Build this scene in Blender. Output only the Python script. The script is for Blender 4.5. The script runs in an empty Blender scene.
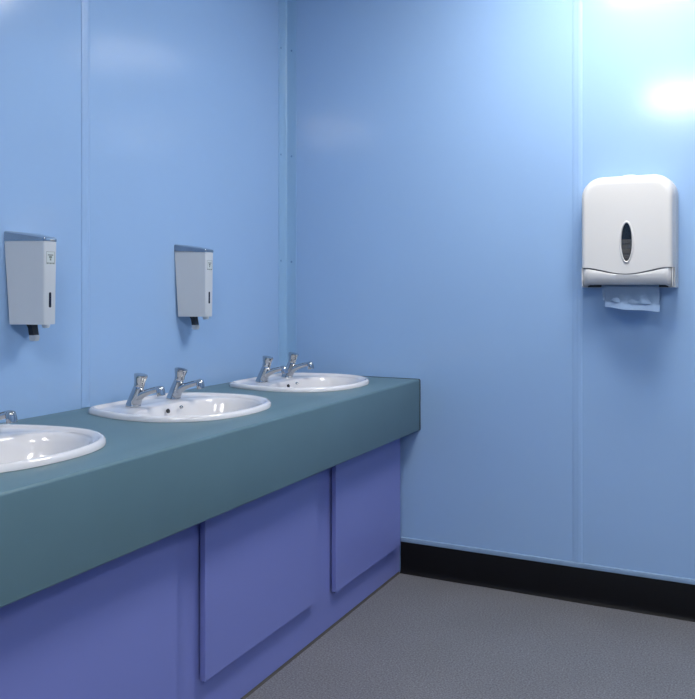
import bpy, bmesh, math, random
from mathutils import Vector, Matrix
random.seed(4)
S = bpy.context.scene
COL = S.collection

# ------------------------------------------------------------------ camera
F_PX, YAW, CAM = 813.8, math.radians(26.26), (2.021, -3.419, 1.28)
cd = bpy.data.cameras.new('camera'); cam = bpy.data.objects.new('camera', cd); COL.objects.link(cam)
cd.sensor_fit = 'HORIZONTAL'; cd.sensor_width = 36.0; cd.lens = 36.0 * F_PX / 695.0
cd.shift_y = -59.5 / 695.0; cd.clip_start = 0.02
cam.location = CAM; cam.rotation_euler = (math.pi / 2, 0, YAW)
S.camera = cam
# ------------------------------------------------------------------ world, light, exposure
w = bpy.data.worlds.new('world'); S.world = w; w.use_nodes = True
w.node_tree.nodes['Background'].inputs[0].default_value = (0.02, 0.022, 0.025, 1)
LAMP = 32.0                       # radiance of the ceiling panels
LAMP_COL = (1.0, 0.97, 0.93)
S.view_settings.view_transform = 'Standard'; S.view_settings.look = 'None'
S.view_settings.exposure = 0.0; S.view_settings.gamma = 1.0; S.view_settings.use_curve_mapping = False

ZC = 2.86                        # ceiling height
XR, YB = 4.40, -5.2              # right wall, back wall

# ------------------------------------------------------------------ helpers
MATS = {}
def mat(name, col, rough=0.5, metal=0.0, spec=0.5, emit=None, coat=0.0, noise=None, bump=None):
    """noise = (scale, strength) colour variation, bump = (scale, strength)"""
    m = bpy.data.materials.new(name); m.use_nodes = True
    nt = m.node_tree; b = nt.nodes['Principled BSDF']
    b.inputs['Base Color'].default_value = (*col, 1); b.inputs['Roughness'].default_value = rough
    b.inputs['Metallic'].default_value = metal; b.inputs['Specular IOR Level'].default_value = spec
    b.inputs['Coat Weight'].default_value = coat
    if emit:
        b.inputs['Emission Color'].default_value = (*emit[0], 1); b.inputs['Emission Strength'].default_value = emit[1]
    if noise or bump:
        tc = nt.nodes.new('ShaderNodeTexCoord')
    if noise:
        n = nt.nodes.new('ShaderNodeTexNoise'); n.inputs['Scale'].default_value = noise[0]; n.inputs['Detail'].default_value = 3
        nt.links.new(tc.outputs['Object'], n.inputs['Vector'])
        r = nt.nodes.new('ShaderNodeValToRGB')
        k = noise[1]
        r.color_ramp.elements[0].position = 0.3; r.color_ramp.elements[1].position = 0.7
        r.color_ramp.elements[0].color = (*[c * (1 - k) for c in col], 1)
        r.color_ramp.elements[1].color = (*[min(1, c * (1 + k)) for c in col], 1)
        nt.links.new(n.outputs['Fac'], r.inputs['Fac']); nt.links.new(r.outputs['Color'], b.inputs['Base Color'])
    if bump:
        n2 = nt.nodes.new('ShaderNodeTexNoise'); n2.inputs['Scale'].default_value = bump[0]; n2.inputs['Detail'].default_value = 2
        nt.links.new(tc.outputs['Object'], n2.inputs['Vector'])
        bp = nt.nodes.new('ShaderNodeBump'); bp.inputs['Strength'].default_value = bump[1]; bp.inputs['Distance'].default_value = 0.002
        nt.links.new(n2.outputs['Fac'], bp.inputs['Height']); nt.links.new(bp.outputs['Normal'], b.inputs['Normal'])
    MATS[name] = m
    return m

def obj(name, bm, m, parent=None, smooth=None, loc=None):
    """link a bmesh as one mesh object; smooth = auto-smooth angle in degrees"""
    bmesh.ops.recalc_face_normals(bm, faces=bm.faces)
    if smooth:
        a = math.radians(smooth)
        for f in bm.faces: f.smooth = True
        for e in bm.edges:
            if len(e.link_faces) == 2 and e.calc_face_angle(0) > a: e.smooth = False
    me = bpy.data.meshes.new(name); bm.to_mesh(me); bm.free()
    me.materials.append(MATS[m] if isinstance(m, str) else m)
    o = bpy.data.objects.new(name, me); COL.objects.link(o)
    if parent: o.parent = parent
    if loc: o.location = loc
    return o
def tag(o, label, cat=None, group=None, kind=None):
    if label: o['label'] = label
    if cat: o['category'] = cat
    if group: o['group'] = group
    if kind: o['kind'] = kind
    return o
def empty(name, loc=(0, 0, 0)):
    o = bpy.data.objects.new(name, None); COL.objects.link(o); o.location = loc; o.empty_display_size = 0.05
    return o
def copy_tree(o, parent=None):
    c = o.copy(); COL.objects.link(c); c.parent = parent
    for ch in [k for k in S.objects if k.parent == o]: copy_tree(ch, c)
    return c
def box(bm, x0, x1, y0, y1, z0, z1, bevel=0.0, seg=2):
    b2 = bmesh.new()
    bmesh.ops.create_cube(b2, size=1.0)
    for v in b2.verts:
        v.co = Vector((x0 + (v.co.x + .5) * (x1 - x0), y0 + (v.co.y + .5) * (y1 - y0), z0 + (v.co.z + .5) * (z1 - z0)))
    if bevel: bmesh.ops.bevel(b2, geom=b2.edges[:], offset=bevel, segments=seg, profile=0.5, affect='EDGES')
    me = bpy.data.meshes.new('t'); b2.to_mesh(me); b2.free(); bm.from_mesh(me); bpy.data.meshes.remove(me)
    return bm
def bx(*a, **k): return box(bmesh.new(), *a, **k)
def loft(bm, rings, cap0=True, cap1=True, closed=True):
    """rings: lists of points, all the same length"""
    vs = [[bm.verts.new(p) for p in r] for r in rings]
    n = len(rings[0]); m = n if closed else n - 1
    for a, b in zip(vs, vs[1:]):
        for i in range(m):
            j = (i + 1) % n
            bm.faces.new((a[i], a[j], b[j], b[i]))
    if cap0: bm.faces.new(vs[0][::-1])
    if cap1: bm.faces.new(vs[-1])
    return bm
def circ(c, axis, r, n=20, ry=None, side=Vector((0, 1, 0))):
    c = Vector(c); axis = Vector(axis).normalized()
    u = (side - axis * side.dot(axis)).normalized(); v = axis.cross(u)
    ry = r if ry is None else ry
    return [c + u * r * math.cos(2 * math.pi * i / n) + v * ry * math.sin(2 * math.pi * i / n) for i in range(n)]
def prism(bm, pts, y0, y1):
    """extrude an (x, z) outline along y"""
    return loft(bm, [[Vector((x, y0, z)) for x, z in pts], [Vector((x, y1, z)) for x, z in pts]])

# ------------------------------------------------------------------ materials
WALL = (0.292, 0.45, 0.695)
mat('wall_blue', WALL, rough=0.14, spec=0.55, noise=(1.3, 0.02), bump=(2.2, 0.05))
mat('strip_blue', WALL, rough=0.42, spec=0.4)
mat('cap_blue', (0.22, 0.33, 0.48), rough=0.45)
mat('trim_blue', (0.255, 0.43, 0.65), rough=0.3)
mat('screw_blue', (0.12, 0.24, 0.45), rough=0.35, metal=0.3)
mat('ceiling_white', (0.72, 0.72, 0.71), rough=0.8)
mat('base_black', (0.004, 0.004, 0.005), rough=0.5, spec=0.18, bump=(30, 0.15))
mat('counter_teal', (0.104, 0.185, 0.218), rough=0.40, spec=0.36, noise=(6, 0.03))
mat('cabinet_violet', (0.178, 0.208, 0.50), rough=0.42, spec=0.4, noise=(2, 0.02))
mat('ceramic', (0.70, 0.69, 0.70), rough=0.12, spec=0.5, coat=0.4)
mat('chrome', (0.50, 0.51, 0.52), rough=0.07, metal=1.0)
mat('soap_white', (0.56, 0.59, 0.62), rough=0.38)
mat('print_grey', (0.16, 0.19, 0.18), rough=0.5)
mat('sticker', (0.55, 0.60, 0.60), rough=0.4)
mat('dark_plastic', (0.015, 0.02, 0.04), rough=0.25)
mat('black_plastic', (0.012, 0.012, 0.016), rough=0.35)
mat('spout_grey', (0.45, 0.48, 0.52), rough=0.2)
mat('towel_white', (0.66, 0.65, 0.63), rough=0.34)
mat('towel_tray', (0.60, 0.60, 0.60), rough=0.36)
mat('seam_grey', (0.12, 0.13, 0.15), rough=0.6)
mat('smoked', (0.02, 0.022, 0.025), rough=0.12)
mat('paper_inside', (0.22, 0.20, 0.16), rough=0.9)
mat('paper', (0.30, 0.43, 0.62), rough=0.85, bump=(120, 0.3))
mat('gap_shade', (0.03, 0.045, 0.07), rough=0.6)
mat('sealant', (0.05, 0.045, 0.04), rough=0.6)
mat('lamp_frame', (0.75, 0.75, 0.75), rough=0.5)
mat('lamp_diffuser', (0.9, 0.9, 0.9), rough=0.4, emit=(LAMP_COL, LAMP))
mat('hole', (0.01, 0.01, 0.012), rough=0.5)
# speckled safety vinyl
fm = mat('floor_grey', (0.15, 0.155, 0.175), rough=0.5, spec=0.35, bump=(500, 0.10))
nt = fm.node_tree; b = nt.nodes['Principled BSDF']
tc = nt.nodes.new('ShaderNodeTexCoord')
n1 = nt.nodes.new('ShaderNodeTexNoise'); n1.inputs['Scale'].default_value = 165; n1.inputs['Detail'].default_value = 5; n1.inputs['Roughness'].default_value = .7
n2 = nt.nodes.new('ShaderNodeTexNoise'); n2.inputs['Scale'].default_value = 3.0; n2.inputs['Detail'].default_value = 4
r1 = nt.nodes.new('ShaderNodeValToRGB'); r2 = nt.nodes.new('ShaderNodeValToRGB')
for n in (n1, n2): nt.links.new(tc.outputs['Object'], n.inputs['Vector'])
r1.color_ramp.elements[0].position = .32; r1.color_ramp.elements[1].position = .68
r1.color_ramp.elements[0].color = (.062, .063, .072, 1); r1.color_ramp.elements[1].color = (.275, .277, .297, 1)
r2.color_ramp.elements[0].position = .3; r2.color_ramp.elements[1].position = .7
r2.color_ramp.elements[0].color = (.90, .90, .90, 1); r2.color_ramp.elements[1].color = (1, 1, 1, 1)
mx = nt.nodes.new('ShaderNodeMix'); mx.data_type = 'RGBA'; mx.blend_type = 'MULTIPLY'; mx.inputs[0].default_value = 1
nt.links.new(n1.outputs['Fac'], r1.inputs[0]); nt.links.new(n2.outputs['Fac'], r2.inputs[0])
nt.links.new(r1.outputs[0], mx.inputs[6]); nt.links.new(r2.outputs[0], mx.inputs[7]); nt.links.new(mx.outputs[2], b.inputs['Base Color'])

# ------------------------------------------------------------------ room shell
T = 0.10
tag(obj('floor', bx(-T, XR + T, YB - T, T, -0.1, 0), 'floor_grey'), 'grey speckled safety vinyl floor', kind='structure')
tag(obj('ceiling', bx(-T, XR + T, YB - T, T, ZC, ZC + 0.1), 'ceiling_white'), 'plain white ceiling', kind='structure')
def panelled_wall(name, label, axis, plane, sign, a0, a1, joints):
    """wall clad with sheet panels (6 mm), cover strips over the joints.  axis 'y': plane x = plane; axis 'x': plane y = plane.
       sign: direction of the room from the plane"""
    P = 0.006
    def slab(s0, s1, d0, d1, z0, z1, bevel=0.0):
        d0, d1 = sorted((plane + sign * d0, plane + sign * d1))
        return bx(d0, d1, s0, s1, z0, z1, bevel=bevel) if axis == 'y' else bx(s0, s1, d0, d1, z0, z1, bevel=bevel)
    base = tag(obj(name, slab(a0, a1, -T, -P, 0, ZC), 'wall_blue'), label, kind='structure')
    edges = [a0] + list(joints) + [a1]
    for p0, p1 in zip(edges, edges[1:]):
        g0 = 0.0 if p0 == a0 else 0.002; g1 = 0.0 if p1 == a1 else 0.002
        obj('wall_panel', slab(p0 + g0, p1 - g1, -P, 0, 0, ZC), 'wall_blue', base)
    for j in joints:
        # low cover strip: flat lip on one side, half-round ridge on the other
        b = bmesh.new()
        prof = [(-.004, -.001), (-.004, .0016), (-.003, .0022), (.012, .0022)]
        for k in range(9):
            t = math.pi * k / 8
            prof.append((.0225 - .009 * math.cos(t), .0022 + .0013 * math.sin(t)))
        prof += [(.0335, .0018), (.0345, -.001)]
        def pt(s, d, z):
            return Vector((plane + sign * d, j + s, z)) if axis == 'y' else Vector((j + s, plane + sign * d, z))
        z0 = 0.882 if axis == 'y' else 0.163
        loft(b, [[pt(s, d, z0) for s, d in prof], [pt(s, d, ZC - .002) for s, d in prof]])
        obj('joint_strip', b, 'strip_blue', base, smooth=40)
    return base
panelled_wall('wall_left', 'light blue panelled wall behind the basins', 'y', 0.0, 1, YB, 0.0, [-3.79, -2.57, -1.349])
panelled_wall('wall_far', 'light blue panelled wall carrying the towel dispenser', 'x', 0.0, -1, 0.0, XR, [1.374, 2.60, 3.82])
tag(obj('wall_right', bx(XR, XR + T, YB, 0, 0, ZC), 'wall_blue'), 'light blue side wall outside the view', kind='structure')
tag(obj('wall_back', bx(0, XR, YB - T, YB, 0, ZC), 'wall_blue'), 'light blue wall behind the viewer', kind='structure')

# corner angle with its screws
L = 0.0025
b = bmesh.new()
pts = [(0.0, 0.0), (0.058, 0.0), (0.058, -L), (0.010, -L), (0.006, -.004), (0.004, -.006), (L, -.010), (L, -0.068), (0.0, -0.068)]
loft(b, [[Vector((x, y, 0.882)) for x, y in pts], [Vector((x, y, ZC - .001)) for x, y in pts]])
trim = tag(obj('trim_1', b, 'trim_blue', smooth=25), 'light blue corner angle screwed over the inside wall corner', kind='structure')
def screw_mesh():
    b = bmesh.new()
    loft(b, [circ((0, 0, 0), (0, 0, 1), .0052, 12), circ((0, 0, .0012), (0, 0, 1), .0048, 12), circ((0, 0, .0022), (0, 0, 1), .003, 12)])
    return b
sc = None
for z in (2.444, 1.932, 1.421):
    for side in (0, 1):
        if sc is None:
            o = obj('screw', screw_mesh(), 'screw_blue', trim, smooth=50); sc = o
        else:
            o = sc.copy(); COL.objects.link(o); o.parent = trim
        if side: o.location = (0.033, -L, z - .004); o.rotation_euler = (math.pi / 2, 0, 0)
        else: o.location = (L, -0.051, z); o.rotation_euler = (0, math.pi / 2, 0)

# skirting: black coved vinyl and the blue capping bead on top
def skirting(name, label, p0, p1, inward, z=0.141, capname=None):
    p0, p1, inn = Vector(p0), Vector(p1), Vector(inward)
    prof = [(0, 0), (.016, 0), (.011, .006), (.008, .014), (.0065, .03), (.006, z - .004), (.0045, z), (0, z)]
    b = bmesh.new(); n = 40
    rings = []
    for k in range(n + 1):
        t = k / n; p = p0.lerp(p1, t)
        wob = .0012 * math.sin(t * 37) + .001 * math.sin(t * 91 + 1)
        rings.append([p + inn * (d + (wob if h < .01 and d > .005 else 0)) + Vector((0, 0, h)) for d, h in prof])
    loft(b, rings)
    o = tag(obj(name, b, 'base_black', smooth=35), label, kind='structure')
    if capname:
        b = bmesh.new()
        cp = [(0, z + .0003), (.0065, z + .0003), (.0070, z + .003), (.0068, z + .014), (.0055, z + .0180), (.003, z + .0195), (0, z + .0200)]
        loft(b, [[p + inn * d + Vector((0, 0, h)) for d, h in cp] for p in (p0, p1)])
        tag(obj(capname, b, 'cap_blue', smooth=40), 'pale blue capping bead along the top of black skirting', kind='structure')
    return o
skirting('baseboard_far', 'black coved vinyl skirting under the towel dispenser wall', (0.606, 0, 0), (XR, 0, 0), (0, -1, 0), capname='trim_2')
skirting('baseboard_right', 'black coved vinyl skirting outside the view', (XR, -0.02, 0), (XR, YB, 0), (-1, 0, 0))
skirting('baseboard_back', 'black coved vinyl skirting behind the viewer', (XR - .02, YB, 0), (0.02, YB, 0), (0, 1, 0))

# ceiling light panels
for lx, ly, lab in ((1.68, -0.74, 'square ceiling light panel nearest the towel dispenser wall'), (1.60, -3.6, 'square ceiling light panel above the viewer'),
                    (3.40, -2.9, 'added square light panel to the right, outside the view')):  # right-hand panel added, unseen, to shape the shadow under the counter
    t = tag(empty('ceiling_light', (lx, ly, ZC)), lab, 'ceiling light', 'ceiling light panels')
    h = .30
    obj('mounting_tray', bx(-h - .012, h + .012, -h - .012, h + .012, -.022, -.0005, bevel=.003), 'lamp_frame', t)
    obj('diffuser', bx(-h, h, -h, h, -.062, -.0225, bevel=.010, seg=3), 'lamp_diffuser', t, smooth=40)

# ------------------------------------------------------------------ countertop with basin cut-outs
ZT, ZB, XF = 0.880, 0.652, 0.699
CY0, CY1 = -3.30, -0.004
BASINS = (-0.393, -1.198, -2.008)
# basin outline in plan: (forward from wall, half width), symmetric
half = [(.075, 0), (.075, .09), (.0765, .172), (.085, .211), (.115, .236), (.165, .257), (.226, .275), (.29, .285), (.35, .288), (.41, .280),
        (.462, .258), (.510, .222), (.546, .175), (.570, .120), (.582, .062), (.586, 0)]
def catmull(pts, per, closed=True):
    out = []; n = len(pts)
    for i in range(n):
        p0, p1, p2, p3 = (Vector(pts[(i + k) % n]) for k in (-1, 0, 1, 2))
        for s in range(per):
            t = s / per
            out.append(0.5 * ((2 * p1) + (p2 - p0) * t + (2 * p0 - 5 * p1 + 4 * p2 - p3) * t * t + (3 * p1 - p0 - 3 * p2 + p3) * t ** 3))
    return out
loop = [(x, y) for x, y in half] + [(x, -y) for x, y in half[-2:0:-1]]
dense = catmull(loop, 8)
def resample(pts, n, c=(0.33, 0.0)):
    """points at equal angles around c"""
    res = []
    ang = [(math.atan2(p[1] - c[1], p[0] - c[0]), p) for p in pts]
    for k in range(n):
        a = -math.pi + 2 * math.pi * k / n
        d = Vector((math.cos(a), math.sin(a))); best = None
        for i in range(len(pts)):
            p, q = Vector(pts[i]) - Vector(c), Vector(pts[(i + 1) % len(pts)]) - Vector(c)
            e = q - p; den = d.x * (-e.y) + d.y * e.x
            if abs(den) < 1e-12: continue
            t = (p.x * (-e.y) + p.y * e.x) / den; s = (d.x * p.y - d.y * p.x) / den
            if t > 0 and -1e-9 <= s <= 1 + 1e-9: best = t; break
        res.append(Vector(c) + d * best)
    return res
NB = 96
OUT = resample(dense, NB)
def scaled(k, c=(0.33, 0)):
    return [Vector(c) + (p - Vector(c)) * k for p in OUT]
def inset(dist, pts=None):
    pts = pts or OUT; n = len(pts); res = []
    for i in range(n):
        t = (pts[(i + 1) % n] - pts[i - 1]).normalized()
        nrm = Vector((-t.y, t.x))      # ccw: left normal points in
        res.append(pts[i] + nrm * dist)
    return res

b = bmesh.new()
R = 0.009
def arc(cx, cz, r, a0, a1, n=5): return [(cx + r * math.cos(math.radians(a0 + (a1 - a0) * k / n)), cz + r * math.sin(math.radians(a0 + (a1 - a0) * k / n))) for k in range(n + 1)]
prof = [(0.0015, ZT - .032), (0.0015, ZT)] + arc(XF - R, ZT - R, R, 90, 0, 6) + arc(XF - .005, ZB + .005, .005, 0, -90, 3) + [(XF - .022, ZB), (XF - .022, ZT - .032)]
# rounded far end: shrink the last rings a little
rings = []
for y, s in ((CY0, 0), (CY1 - .006, 0), (CY1 - .0018, .0018), (CY1, .006)):
    ring = []
    for x, z in prof:
        xx = x - s if x > XF - .02 else x
        zz = z - s if z > ZT - R - .001 else (z + s if z < ZB + .006 else z)
        ring.append(Vector((xx, y, zz)))
    rings.append(ring)
loft(b, rings)
ct = obj('countertop', b, 'counter_teal', smooth=40)
for yc in BASINS:
    cb = bmesh.new(); o_ = inset(.02)
    loft(cb, [[Vector((p.x, yc + p.y, z)) for p in o_] for z in (ZT - .06, ZT + .03)])
    cut = obj('cutter', cb, 'counter_teal')
    md = ct.modifiers.new('cut', 'BOOLEAN'); md.operation = 'DIFFERENCE'; md.object = cut; md.solver = 'EXACT'
    dg = bpy.context.evaluated_depsgraph_get()
    me = bpy.data.meshes.new_from_object(ct.evaluated_get(dg))
    ct.modifiers.clear(); ct.data = me
    cm = cut.data; bpy.data.objects.remove(cut); bpy.data.meshes.remove(cm)
ct.data.name = 'countertop'
b = bmesh.new()
out = [(x + (.0012 if x > XF - .02 else 0), z + (.0012 if z > ZT - .012 else (-.0012 if z < ZB + .006 else 0))) for x, z in prof]
prism(b, [(x, z) for x, z in out], CY1 + .0004, -.0002)
obj('gap_shade_strip', b, 'gap_shade', ct)  # dark strip stands in for the shaded gap at the wall
tag(ct, 'long teal laminate vanity countertop with deep front apron', 'countertop')

# ------------------------------------------------------------------ vanity base with access panels
XP = 0.600
vb = tag(empty('vanity_base', (0.3, -1.6, 0)), 'violet blue boxed vanity base under the teal countertop', 'cabinet')
def child(name, bm, m, parent, **k):
    o = obj(name, bm, m, parent, **k); o.matrix_parent_inverse = Matrix.Translation(parent.location).inverted(); return o
child('fascia', bx(XP - .018, XP, CY0, -.006, 0.0, .84), 'cabinet_violet', vb)
for i, (y0, y1, z0, z1) in enumerate(((-.690, -.058, .140, .79), (-1.511, -.837, .158, .79), (-2.315, -1.637, .156, .79), (-3.13, -2.45, .156, .79))):
    pnl = child('access_panel', bx(XP + .007, XP + .0260, y0, y1, z0, z1, bevel=.0014, seg=1), 'cabinet_violet', vb)
    child('spacer_batten', bx(XP, XP + .0072, y0 + .05, y1 - .05, z0 + .05, z1 - .02), 'cabinet_violet', vb)
    for yy in (y0 + .008, y1 - .008):
        b = bmesh.new(); loft(b, [circ((XP + .016, yy, z0 - h), (0, 0, 1), r, 10) for h, r in ((-.001, .0035), (.003, .0035), (.004, .002))])
        obj('stud', b, 'black_plastic', pnl)
b = bmesh.new(); prism(b, [(XP, .0), (XP + .007, .0), (XP + .003, .003), (XP + .001, .006), (XP, .007)], CY0, -.014)
child('sealant_bead', b, 'sealant', vb)

# ------------------------------------------------------------------ basins
BC = Vector((0.375, 0.0))         # bowl centre
def ellipse_pts(cx, ax0, ax1, ay, p=2.0):
    """bowl opening: ax0 towards the wall, ax1 towards the room"""
    res = []
    for k in range(NB):
        a = -math.pi + 2 * math.pi * k / NB
        c, s = math.cos(a), math.sin(a)
        q = 2.0 if c > 0 else p
        rx = ax1 if c > 0 else ax0
        r = (abs(c / rx) ** q + abs(s / ay) ** q) ** (-1 / q)
        res.append(Vector((cx + r * c, r * s)))
    return res
def make_basin():
    t = empty('wash_basin')
    b = bmesh.new()
    bowl_op = ellipse_pts(.370, .135, .182, .252, 2.7)
    def shr(k, dx=0, dz=0):
        return [Vector((BC.x + dx, 0)) + (p - BC) * k for p in bowl_op]
    def mixr(a, c, t): return [p.lerp(q, t) for p, q in zip(a, c)]
    rim_in = inset(.021)
    L3 = lambda ring, z: [Vector((p.x, p.y, z)) for p in ring]
    rings = [L3(inset(.024), -.020), L3(inset(.019), -.002), L3(inset(.004), .0006), L3(inset(0), .0010), L3(inset(-.0003), .005), L3(inset(.0015), .0125), L3(inset(.005), .0170), L3(inset(.010), .0190),
             L3(inset(.015), .0182), L3(inset(.0195), .0150), L3(inset(.024), .0115)]
    led = inset(.030)
    rings.append(L3(led, .0090))
    rings.append(L3(mixr(led, shr(1.03), .5), .0086))
    rings.append(L3(shr(1.03), .0082)); rings.append(L3(shr(1.0), .0060)); rings.append(L3(shr(.975), .0))
    depth = .135
    for k, (s, z) in enumerate(((.95, -.014), (.92, -.034), (.87, -.062), (.79, -.088), (.66, -.108), (.48, -.122), (.28, -.131), (.12, -.135))):
        rings.append(L3(shr(s), z))
    loft(b, rings, cap0=False, cap1=True)
    body = obj('basin_body', b, 'ceramic', t, smooth=55)
    # drain, overflow and chain stay
    b = bmesh.new(); c = (BC.x, 0, -.135)
    loft(b, [circ((c[0], c[1], c[2] + h), (0, 0, 1), r, 24) for h, r in ((-.002, .034), (.003, .033), (.004, .028), (.001, .022), (-.001, .02))])
    obj('drain', b, 'chrome', t, smooth=40)
    b = bmesh.new(); d = Vector((1, 0, .42)).normalized(); c0 = Vector((.2545, -.014, -.010))
    loft(b, [circ(c0 - d * .004, d, .0075, 16), circ(c0 + d * .0012, d, .0075, 16)])
    obj('overflow_hole', b, 'hole', t, smooth=40)
    b = bmesh.new(); c0 = Vector((.2555, .056, -.006))
    loft(b, [circ(c0 - d * .004, d, .0065, 14), circ(c0 + d * .002, d, .006, 14), circ(c0 + d * .005, d, .003, 14)])
    obj('chain_stay', b, 'chrome', t, smooth=40)
    return t
def make_tap():
    """push-top pillar tap, spout towards +x, base on z = 0"""
    t = empty('push_tap')
    b = bmesh.new()
    ax = Vector((.36, 0, 1)).normalized()
    # flared foot + leaning body
    rings = [circ((0.000, 0, 0.0), (0, 0, 1), .0265, 24, .0265), circ((0.000, 0, .004), (0, 0, 1), .0265, 24), circ((.0015, 0, .008), (.06, 0, 1), .0248, 24)]
    for h, r in ((.020, .0232), (.034, .0215), (.048, .0195), (.060, .0178), (.068, .0168), (.0705, .0155)):
        rings.append(circ((.004 + .36 * (h - .008), 0, h), ax, r, 24))
    loft(b, rings)
    obj('tap_body', b, 'chrome', t, smooth=45)
    b = bmesh.new()
    path = [((.006, 0, .024), .0165, .020), ((.024, 0, .033), .0145, .0165), ((.044, 0, .0435), .0122, .0125), ((.068, 0, .0520), .0115, .0105), ((.094, 0, .0600), .0112, .0098), ((.112, 0, .0640), .0118, .0100), ((.124, 0, .0640), .0110, .009), ((.1290, 0, .0635), .006, .005)]
    rings = []
    for i, (p, ry, rz) in enumerate(path):
        a = Vector(path[max(0, i - 1)][0]); c = Vector(path[min(len(path) - 1, i + 1)][0])
        rings.append(circ(p, c - a, ry, 18, rz))
    loft(b, rings)
    obj('spout', b, 'chrome', t, smooth=50)
    b = bmesh.new(); d = Vector((.22, 0, -1)).normalized(); c0 = Vector((.1150, 0, .0705))
    loft(b, [circ(c0 + d * h, d, r, 20) for h, r in ((0, .0095), (.003, .0128), (.008, .0140), (.028, .0143), (.0305, .0136), (.0305, .0105), (.024, .010))])
    obj('nozzle', b, 'chrome', t, smooth=45)
    # push knob: waisted cup with a domed top
    k = empty('push_knob'); bpy.data.objects.remove(k)
    b = bmesh.new(); base = Vector((.004 + .36 * .0605, 0, .0680)); a2 = Vector((.22, 0, 1)).normalized()
    loft(b, [circ(base + a2 * h, a2, r, 24) for h, r in ((-.003, .0135), (.0, .0165), (.004, .0178), (.010, .0176), (.016, .0182), (.030, .0215), (.037, .0232), (.0395, .0229), (.0405, .0215), (.0410, .014), (.0413, .004))])
    obj('push_knob', b, 'chrome', t, smooth=40)
    return t
basin0 = make_basin(); tap0 = make_tap()
blab = ('white oval wash basin nearest the towel dispenser wall', 'white oval wash basin in the middle of the three', 'white oval wash basin cut off by the left edge')
tlab = (('chrome push tap, farther one on the basin nearest the wall corner', 'chrome push tap, nearer one on the basin nearest the wall corner'),
        ('chrome push tap, farther one on the middle basin', 'chrome push tap, nearer one on the middle basin'),
        ('chrome push tap with spout tip showing at the left edge', 'chrome push tap outside the left edge of view'))
TAPX, TAPD, LEDGE = 0.158, 0.107, 0.0086
first = True; taps = 0
for i, yc in enumerate(BASINS):
    o = basin0 if i == 0 else copy_tree(basin0)
    o.location = (0, yc, ZT); tag(o, blab[i], 'wash basin', 'oval wash basins set in the countertop')
    for k, s in enumerate((1, -1)):
        if i == 2 and k == 1: continue        # wholly outside the frame
        q = tap0 if taps == 0 else copy_tree(tap0); taps += 1
        q.location = (TAPX, yc + (.028, .028, .010)[i] + s * TAPD, ZT + LEDGE + .0004); q.rotation_euler = (0, 0, math.radians((2, -3, 1, -1, 2)[taps - 1]))
        tag(q, tlab[i][k], 'tap', 'push taps on the wash basins')

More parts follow.
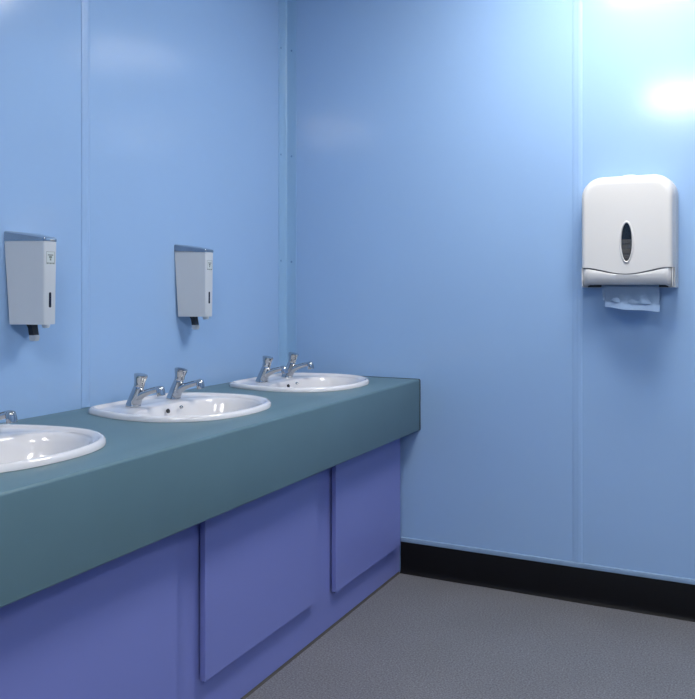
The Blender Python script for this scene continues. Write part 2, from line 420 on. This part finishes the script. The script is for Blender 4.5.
# ------------------------------------------------------------------ soap dispensers
def make_soap():
    """origin on the wall at mid width, z = 0 at the cover's lower edge; +x out of the wall"""
    t = empty('soap_dispenser')
    def plan(hb, hf, d, x0, z, zs=None, r=.007):
        # wall-side corner, then rounded front corners
        pts = [(x0, -hb)]
        for (cx, cy, a0, a1) in ((d - r, -hf + r * .35, -80, 0), (d - r, hf - r * .35, 0, 80)):
            for k in range(6):
                a = math.radians(a0 + (a1 - a0) * k / 5); pts.append((cx + r * math.cos(a), cy + r * math.sin(a)))
        pts.append((x0, hb))
        return [Vector((x, y, z if zs is None else zs(x))) for x, y in pts]
    H = .252
    b = bmesh.new()
    loft(b, [plan(.0565, .0200, .1145, .010, .0), plan(.0570, .0203, .1155, .0095, .003), plan(.0695, .0218, .1190, .002, H)])
    cov = obj('cover', b, 'soap_white', t, smooth=35)
    # chrome cap sloping down to the front, top corners rounded
    b = bmesh.new()
    ztop = lambda x: H + .0305 - .0190 * min(1, max(0, x / .1165)) ** 1.1
    loft(b, [plan(.0705, .0224, .1198, .001, H + .0006), plan(.0708, .0227, .1203, .001, H + .0045),
             plan(.0700, .0222, .1196, .001, 0, lambda x: ztop(x) - .002), plan(.0650, .0190, .1150, .001, 0, lambda x: ztop(x) + .0010)])
    obj('cap', b, 'chrome', t, smooth=40)
    obj('back_plate', bx(.0005, .014, -.041, .041, .004, H - .01, bevel=.002), 'soap_white', t)
    # level slot, label with illegible print
    xs = .1136
    nrm_tilt = .003 / .252
    def xf(z): return .1155 + nrm_tilt * (z - .003)
    b = bmesh.new()
    def stadium(x, hw, z0, z1):
        p = []
        for k in range(9):
            a = math.pi * k / 8; p.append((hw * math.cos(a), z1 - hw + hw * math.sin(a)))
        for k in range(9):
            a = math.pi + math.pi * k / 8; p.append((hw * math.cos(a), z0 + hw + hw * math.sin(a)))
        return [Vector((x, y, z)) for y, z in p]
    loft(b, [stadium(xf(.05), .0046, .051, .098), stadium(xf(.05) + .0012, .0046, .051, .098)])
    obj('level_slot', b, 'dark_plastic', t)
    z0, z1 = .182, .221
    st = obj('sticker', bx(xf(z0) - .001, xf(z0) + .0011, -.0165, .0165, z0, z1), 'sticker', t)
    def mark(y0, y1, a, c): obj('print_mark', bx(xf(z0) + .0010, xf(z0) + .0014, y0, y1, z0 + a, z0 + c), 'print_grey', st)
    mark(-.0165, .0165, .0380, .0390); mark(.0155, .0165, .001, .038); mark(-.0165, -.0157, .001, .038)
    mark(-.0105, .0105, .0270, .0305); mark(-.0055, .0055, .0190, .0258); mark(-.0030, .0030, .0120, .0180)
    for k in range(5): mark(-.0145 + k * .006, -.0100 + k * .006, .0015 + .0006 * (k % 2), .0058)
    # push lever, spout and locating foot under the body
    b = bmesh.new()
    A = [(.044, .004), (.072, .004), (.074, -.010), (.079, -.034), (.060, -.034), (.056, -.012)]; A = [(x - .020, z) for x, z in A]
    loft(b, [[Vector((x, y, z)) for x, z in A] for y in (-.011, .011)])
    obj('pump_lever', b, 'black_plastic', t)
    b = bmesh.new()
    A = [(.058, -.0335), (.083, -.0335), (.085, -.040), (.081, -.052), (.062, -.052), (.058, -.042)]; A = [(x - .020, z) for x, z in A]
    loft(b, [[Vector((x, y, z)) for x, z in A] for y in (-.010, .010)])
    bmesh.ops.bevel(b, geom=b.edges[:], offset=.0015, segments=2, affect='EDGES')
    obj('spout', b, 'spout_grey', t)
    b = bmesh.new()
    loft(b, [circ((.100, 0, .002), (0, 0, 1), .011, 16, .014), circ((.100, 0, -.007), (0, 0, 1), .010, 16, .013), circ((.100, 0, -.011), (0, 0, 1), .007, 16, .009)])
    obj('lock_foot', b, 'soap_white', t, smooth=40)
    return t
soap0 = make_soap()
for i, (y, lab) in enumerate(((-.789, 'white soap dispenser on the wall nearer the corner'), (-1.602, 'white soap dispenser on the wall nearest the left edge'))):
    o = soap0 if i == 0 else copy_tree(soap0)
    o.location = (0.0004, y, 1.1755); tag(o, lab, 'soap dispenser', 'wall soap dispensers above the countertop')

# ------------------------------------------------------------------ towel dispenser
TX, TY = 1.594, -0.0004
td = tag(empty('towel_dispenser', (TX, TY, 1.29)), 'white plastic paper towel dispenser on the far blue wall', 'towel dispenser')
ZTOP = .440     # above the origin
def seam(x, hw): 
    u = max(-1, min(1, x / hw)); return .0775 - .0245 * (0.5 + 0.5 * math.cos(math.pi * u)) ** .8
def shell(hw, top, r, y, zb, nb=24, nc=10):
    """closed outline: along the bottom from -hw to hw (zb(x)), up, round the top corners"""
    p = [(-hw + 2 * hw * k / nb, None) for k in range(nb + 1)]
    pts = [Vector((x, y, zb(x))) for x, _ in p]
    pts += [Vector((hw + .0, y, zb(hw) + (top - r - zb(hw)) * k / 4)) for k in (1, 2, 3)]
    for k in range(nc + 1):
        a = math.pi / 2 * k / nc; pts.append(Vector((hw - r + r * math.cos(a), y, top - r + r * math.sin(a))))
    for k in range(nc + 1):
        a = math.pi / 2 + math.pi / 2 * k / nc; pts.append(Vector((-hw + r + r * math.cos(a), y, top - r + r * math.sin(a))))
    pts += [Vector((-hw, y, zb(hw) + (top - r - zb(hw)) * k / 4)) for k in (3, 2, 1)]
    return pts
# back case: shallow open tray against the wall
b = bmesh.new()
flat = lambda z: (lambda x: z)
rs = [shell(.1800, ZTOP, .082, 0, flat(.0)), shell(.1765, ZTOP - .001, .082, -.060, flat(.0)), shell(.1745, ZTOP - .003, .081, -.075, flat(.001)), shell(.1705, ZTOP - .007, .078, -.075, flat(.004)), shell(.1685, ZTOP - .009, .076, -.006, flat(.006))]
loft(b, rs, cap0=True, cap1=True)
obj('back_case', b, 'towel_white', td, smooth=35)
# hinged front cover with the window opening
b = bmesh.new()
dep = [(.1735, ZTOP - .0040, .080, -.0765), (.1715, ZTOP - .0070, .079, -.090), (.1690, ZTOP - .0120, .078, -.102), (.1655, ZTOP - .0190, .075, -.111), (.1610, ZTOP - .0270, .072, -.1165), (.1550, ZTOP - .0350, .067, -.1188), (.148, ZTOP - .043, .062, -.1192)]
rs = []
for hw, top, r, y in dep:
    rs.append(shell(hw, top, r, y, lambda x, hw=hw: seam(x * .172 / hw, .172)))
vs = [[b.verts.new(p) for p in r] for r in rs]
n = len(rs[0])
for a, c in zip(vs, vs[1:]):
    for i in range(n):
        j = (i + 1) % n
        if i < 24: continue               # open along the bottom; closed below by the lip
        b.faces.new((a[i], a[j], c[j], c[i]))
b.verts.index_update()
# front face with an oval hole
WX, WZ, WA, WB = 0.002, .1755, .0205, .0755
def oval(s, y, n=40, add=0.0):
    return [Vector((WX + (WA * s + add) * math.cos(2 * math.pi * k / n), y, WZ + (WB * s + add) * math.sin(2 * math.pi * k / n))) for k in range(n)]
hole = [b.verts.new(p) for p in oval(1, -.1192, add=.0015)]
loopf = vs[-1]
es = []
for ring in (loopf, hole):
    for i in range(len(ring)):
        e = b.edges.get((ring[i], ring[(i + 1) % len(ring)])) or b.edges.new((ring[i], ring[(i + 1) % len(ring)]))
        es.append(e)
bmesh.ops.triangle_fill(b, use_beauty=True, use_dissolve=False, edges=es, normal=Vector((0, -1, 0)))
# inner lip along the seam
for i in range(24):
    p, q = vs[-1][i], vs[-1][i + 1]
    b.faces.new((p, q, b.verts.new(q.co + Vector((0, .006, .001))), b.verts.new(p.co + Vector((0, .006, .001)))))
# side strips of the seam line between front ring and back ring are closed by the ring faces above
for a, c in zip(vs, vs[1:]): pass
bmesh.ops.remove_doubles(b, verts=b.verts[:], dist=.00005)
cover = obj('front_cover', b, 'towel_white', td, smooth=30)
# window bezel, smoked pane
b = bmesh.new()
prof_r = [(.0015, 0.001), (.0072, -.0001), (.0070, -.0016), (.0045, -.0040), (.0012, -.0040), (-.0012, -.0010), (-.0012, .006)]
loft(b, [oval(1, -.1190 + d, add=a) for a, d in prof_r], cap0=False, cap1=False)
bez = obj('window_bezel', b, 'towel_white', cover, smooth=50)
gm = bpy.data.materials.new('smoked_pane'); gm.use_nodes = True; nt = gm.node_tree; nt.nodes.clear()
mo = nt.nodes.new('ShaderNodeOutputMaterial'); ms = nt.nodes.new('ShaderNodeMixShader'); tr = nt.nodes.new('ShaderNodeBsdfTransparent'); gl = nt.nodes.new('ShaderNodeBsdfGlossy')
tr.inputs[0].default_value = (.75, .75, .75, 1); gl.inputs['Roughness'].default_value = .08; ms.inputs[0].default_value = .06
nt.links.new(tr.outputs[0], ms.inputs[1]); nt.links.new(gl.outputs[0], ms.inputs[2]); nt.links.new(ms.outputs[0], mo.inputs[0]); MATS['smoked_pane'] = gm
b = bmesh.new(); loft(b, [oval(1, -.1165, add=.001), oval(1, -.1155, add=.001)])
obj('window_pane', b, 'smoked_pane', cover)
# inside: black sheet painting the unlit interior, and the towel stack
b = bmesh.new(); box(b, -.160, .160, -.0085, -.0065, .02, .40)
obj('inner_shade', b, 'hole', td)
st = empty('tmp'); bpy.data.objects.remove(st)
b = bmesh.new()
for k in range(9):
    box(b, -.125, .125, -.104 + .0004 * (k % 2), -.012, .012 + k * .0195, .012 + k * .0195 + .0188, bevel=.003, seg=1)
stack = tag(obj('towel_stack', b, 'paper_inside', None), 'beige stack of paper towels seen through the dispenser window', 'paper towels')
stack.location = (TX, TY, 1.29)
# lower tray below the curved seam, face rolling under
b = bmesh.new()
NT = 28; rows = []
hwt = .1625
for k in range(NT + 1):
    x = -hwt + 2 * hwt * k / NT
    zs = seam(x, .172) - .0028
    edge = abs(x) / hwt
    pull = .010 * max(0, (edge - .88) / .12) ** 2
    lift = .0045 * min(1, max(0, (.93 - edge) / .04)); lift -= .003 * max(0, (edge - .93) / .07)
    pr = [(-.1165 + pull, zs), (-.1186 + pull, zs - .003), (-.1190 + pull, .050), (-.1172 + pull, .036), (-.1125 + pull, .0220), (-.1055 + pull, .0115 + lift * .7), (-.098 + pull * .5, .0065 + lift), (-.090, .0052 + lift), (-.090, .0085 + lift), (-.100, .014 + lift), (-.1095, .030), (-.1095, zs)]
    rows.append([Vector((x, y, z)) for y, z in pr])
loft(b, rows, cap0=True, cap1=True)
obj('tray', b, 'towel_tray', td, smooth=35)
obj('slot_shade', bx(-.150, .150, -.0772, -.0752, .0005, .016), 'black_plastic', td)  # black strip paints the shade inside the case at the slot
# dark strips behind the seam and at the tray ends
b = bmesh.new(); rows = []
for k in range(NT + 1):
    x = -.1630 + .326 * k / NT; zs = seam(x, .172)
    edge = abs(x) / .163; pull = .011 * max(0, (edge - .88) / .12) ** 2
    rows.append([Vector((x, y + pull, z)) for y, z in ((-.1125, zs - .008), (-.1125, zs + .004), (-.108, zs + .004), (-.108, zs - .008))])
loft(b, rows)
obj('seam_backing', b, 'seam_grey', td)
for s_ in (-1, 1):
    b = bmesh.new()
    A = [(-.0755, .004), (-.096, .007), (-.104, .013), (-.1075, .030), (-.1075, .074), (-.0755, .074)]
    loft(b, [[Vector((s_ * x, y, z)) for y, z in A] for x in (.1628, .1645)])
    obj('end_backing', b, 'seam_grey', td)
    b = bmesh.new()
    A = [(-.0755, .001), (-.096, .001), (-.105, .007), (-.1085, .024), (-.1085, .0755), (-.0755, .0755)]
    loft(b, [[Vector((s_ * x, y, z)) for y, z in A] for x in (.1647, .1690)])
    obj('end_cheek', b, 'towel_white', td)

# lock hump on the top
b = bmesh.new()
for k in range(1): pass
rr = []
for k in range(13):
    a = math.pi * k / 12; rr.append((-.030 * math.cos(a), .0085 * math.sin(a) ** .8 if 0 < k < 12 else 0))
loft(b, [[Vector((x + .004, y, ZTOP - dz + z * sc_)) for x, z in rr] for y, dz, sc_ in ((-.012, .001, .7), (-.02, .0015, 1), (-.05, .004, 1), (-.066, .0075, .6))])
obj('lock_hump', b, 'towel_white', td, smooth=50)

# crumpled towel hanging from the slot
def sheet(name, label, x0, x1, yoff, length, flare, seed, m='paper'):
    b = bmesh.new(); NU, NV = 26, 16; rnd = random.Random(seed); g = []
    for i in range(NU + 1):
        u = i / NU; col = []
        cl = .030 * (u - .35)                       # lower edge drops to the right
        Lh = length + cl * .6
        fold = .0045 * math.sin(u * 11 + seed) + .003 * math.sin(u * 23 + 2 * seed)
        for j in range(NV + 1):
            v = j / NV
            fl = max(0, (v - .66) / .34)
            tri = lambda c, wd: max(0, 1 - abs(u - c) / wd)
            kink = -.013 * tri(.66 + .10 * v, .09) * v + .008 * tri(.10, .08) * v + .006 * tri(.40 - .25 * v, .12) * v
            y = yoff + fold * v - flare * fl ** 1.15 * (.25 + .75 * min(1, u / .45)) + kink * (1 - fl * .4)
            z = .012 - Lh * (v - .35 * max(0, v - .66)) + .002 * math.sin(9 * u + 7 * v) * v
            x = x0 + (x1 - x0) * u + .012 * v * (1 - 2 * u) * (.6 if u < .5 else -.5)
            col.append(b.verts.new((x, y, z)))
        g.append(col)
    for i in range(NU):
        for j in range(NV): b.faces.new((g[i][j], g[i + 1][j], g[i + 1][j + 1], g[i][j + 1]))
    bmesh.ops.solidify(b, geom=b.faces[:], thickness=.0008)
    o = obj(name, b, m, None, smooth=60); o.location = (TX, TY, 1.29)
    return o
pt = tag(empty('paper_towel', (TX, TY, 1.29)), 'crumpled pale blue paper towel hanging from the white dispenser', 'paper towel')
for a in ((-.090, .116, -.0815, .108, .046, 1.3), (-.098, .110, -.0785, .080, .008, 2.6)):
    o = sheet('ply', None, *a); o.location = (0, 0, 0); o.parent = pt
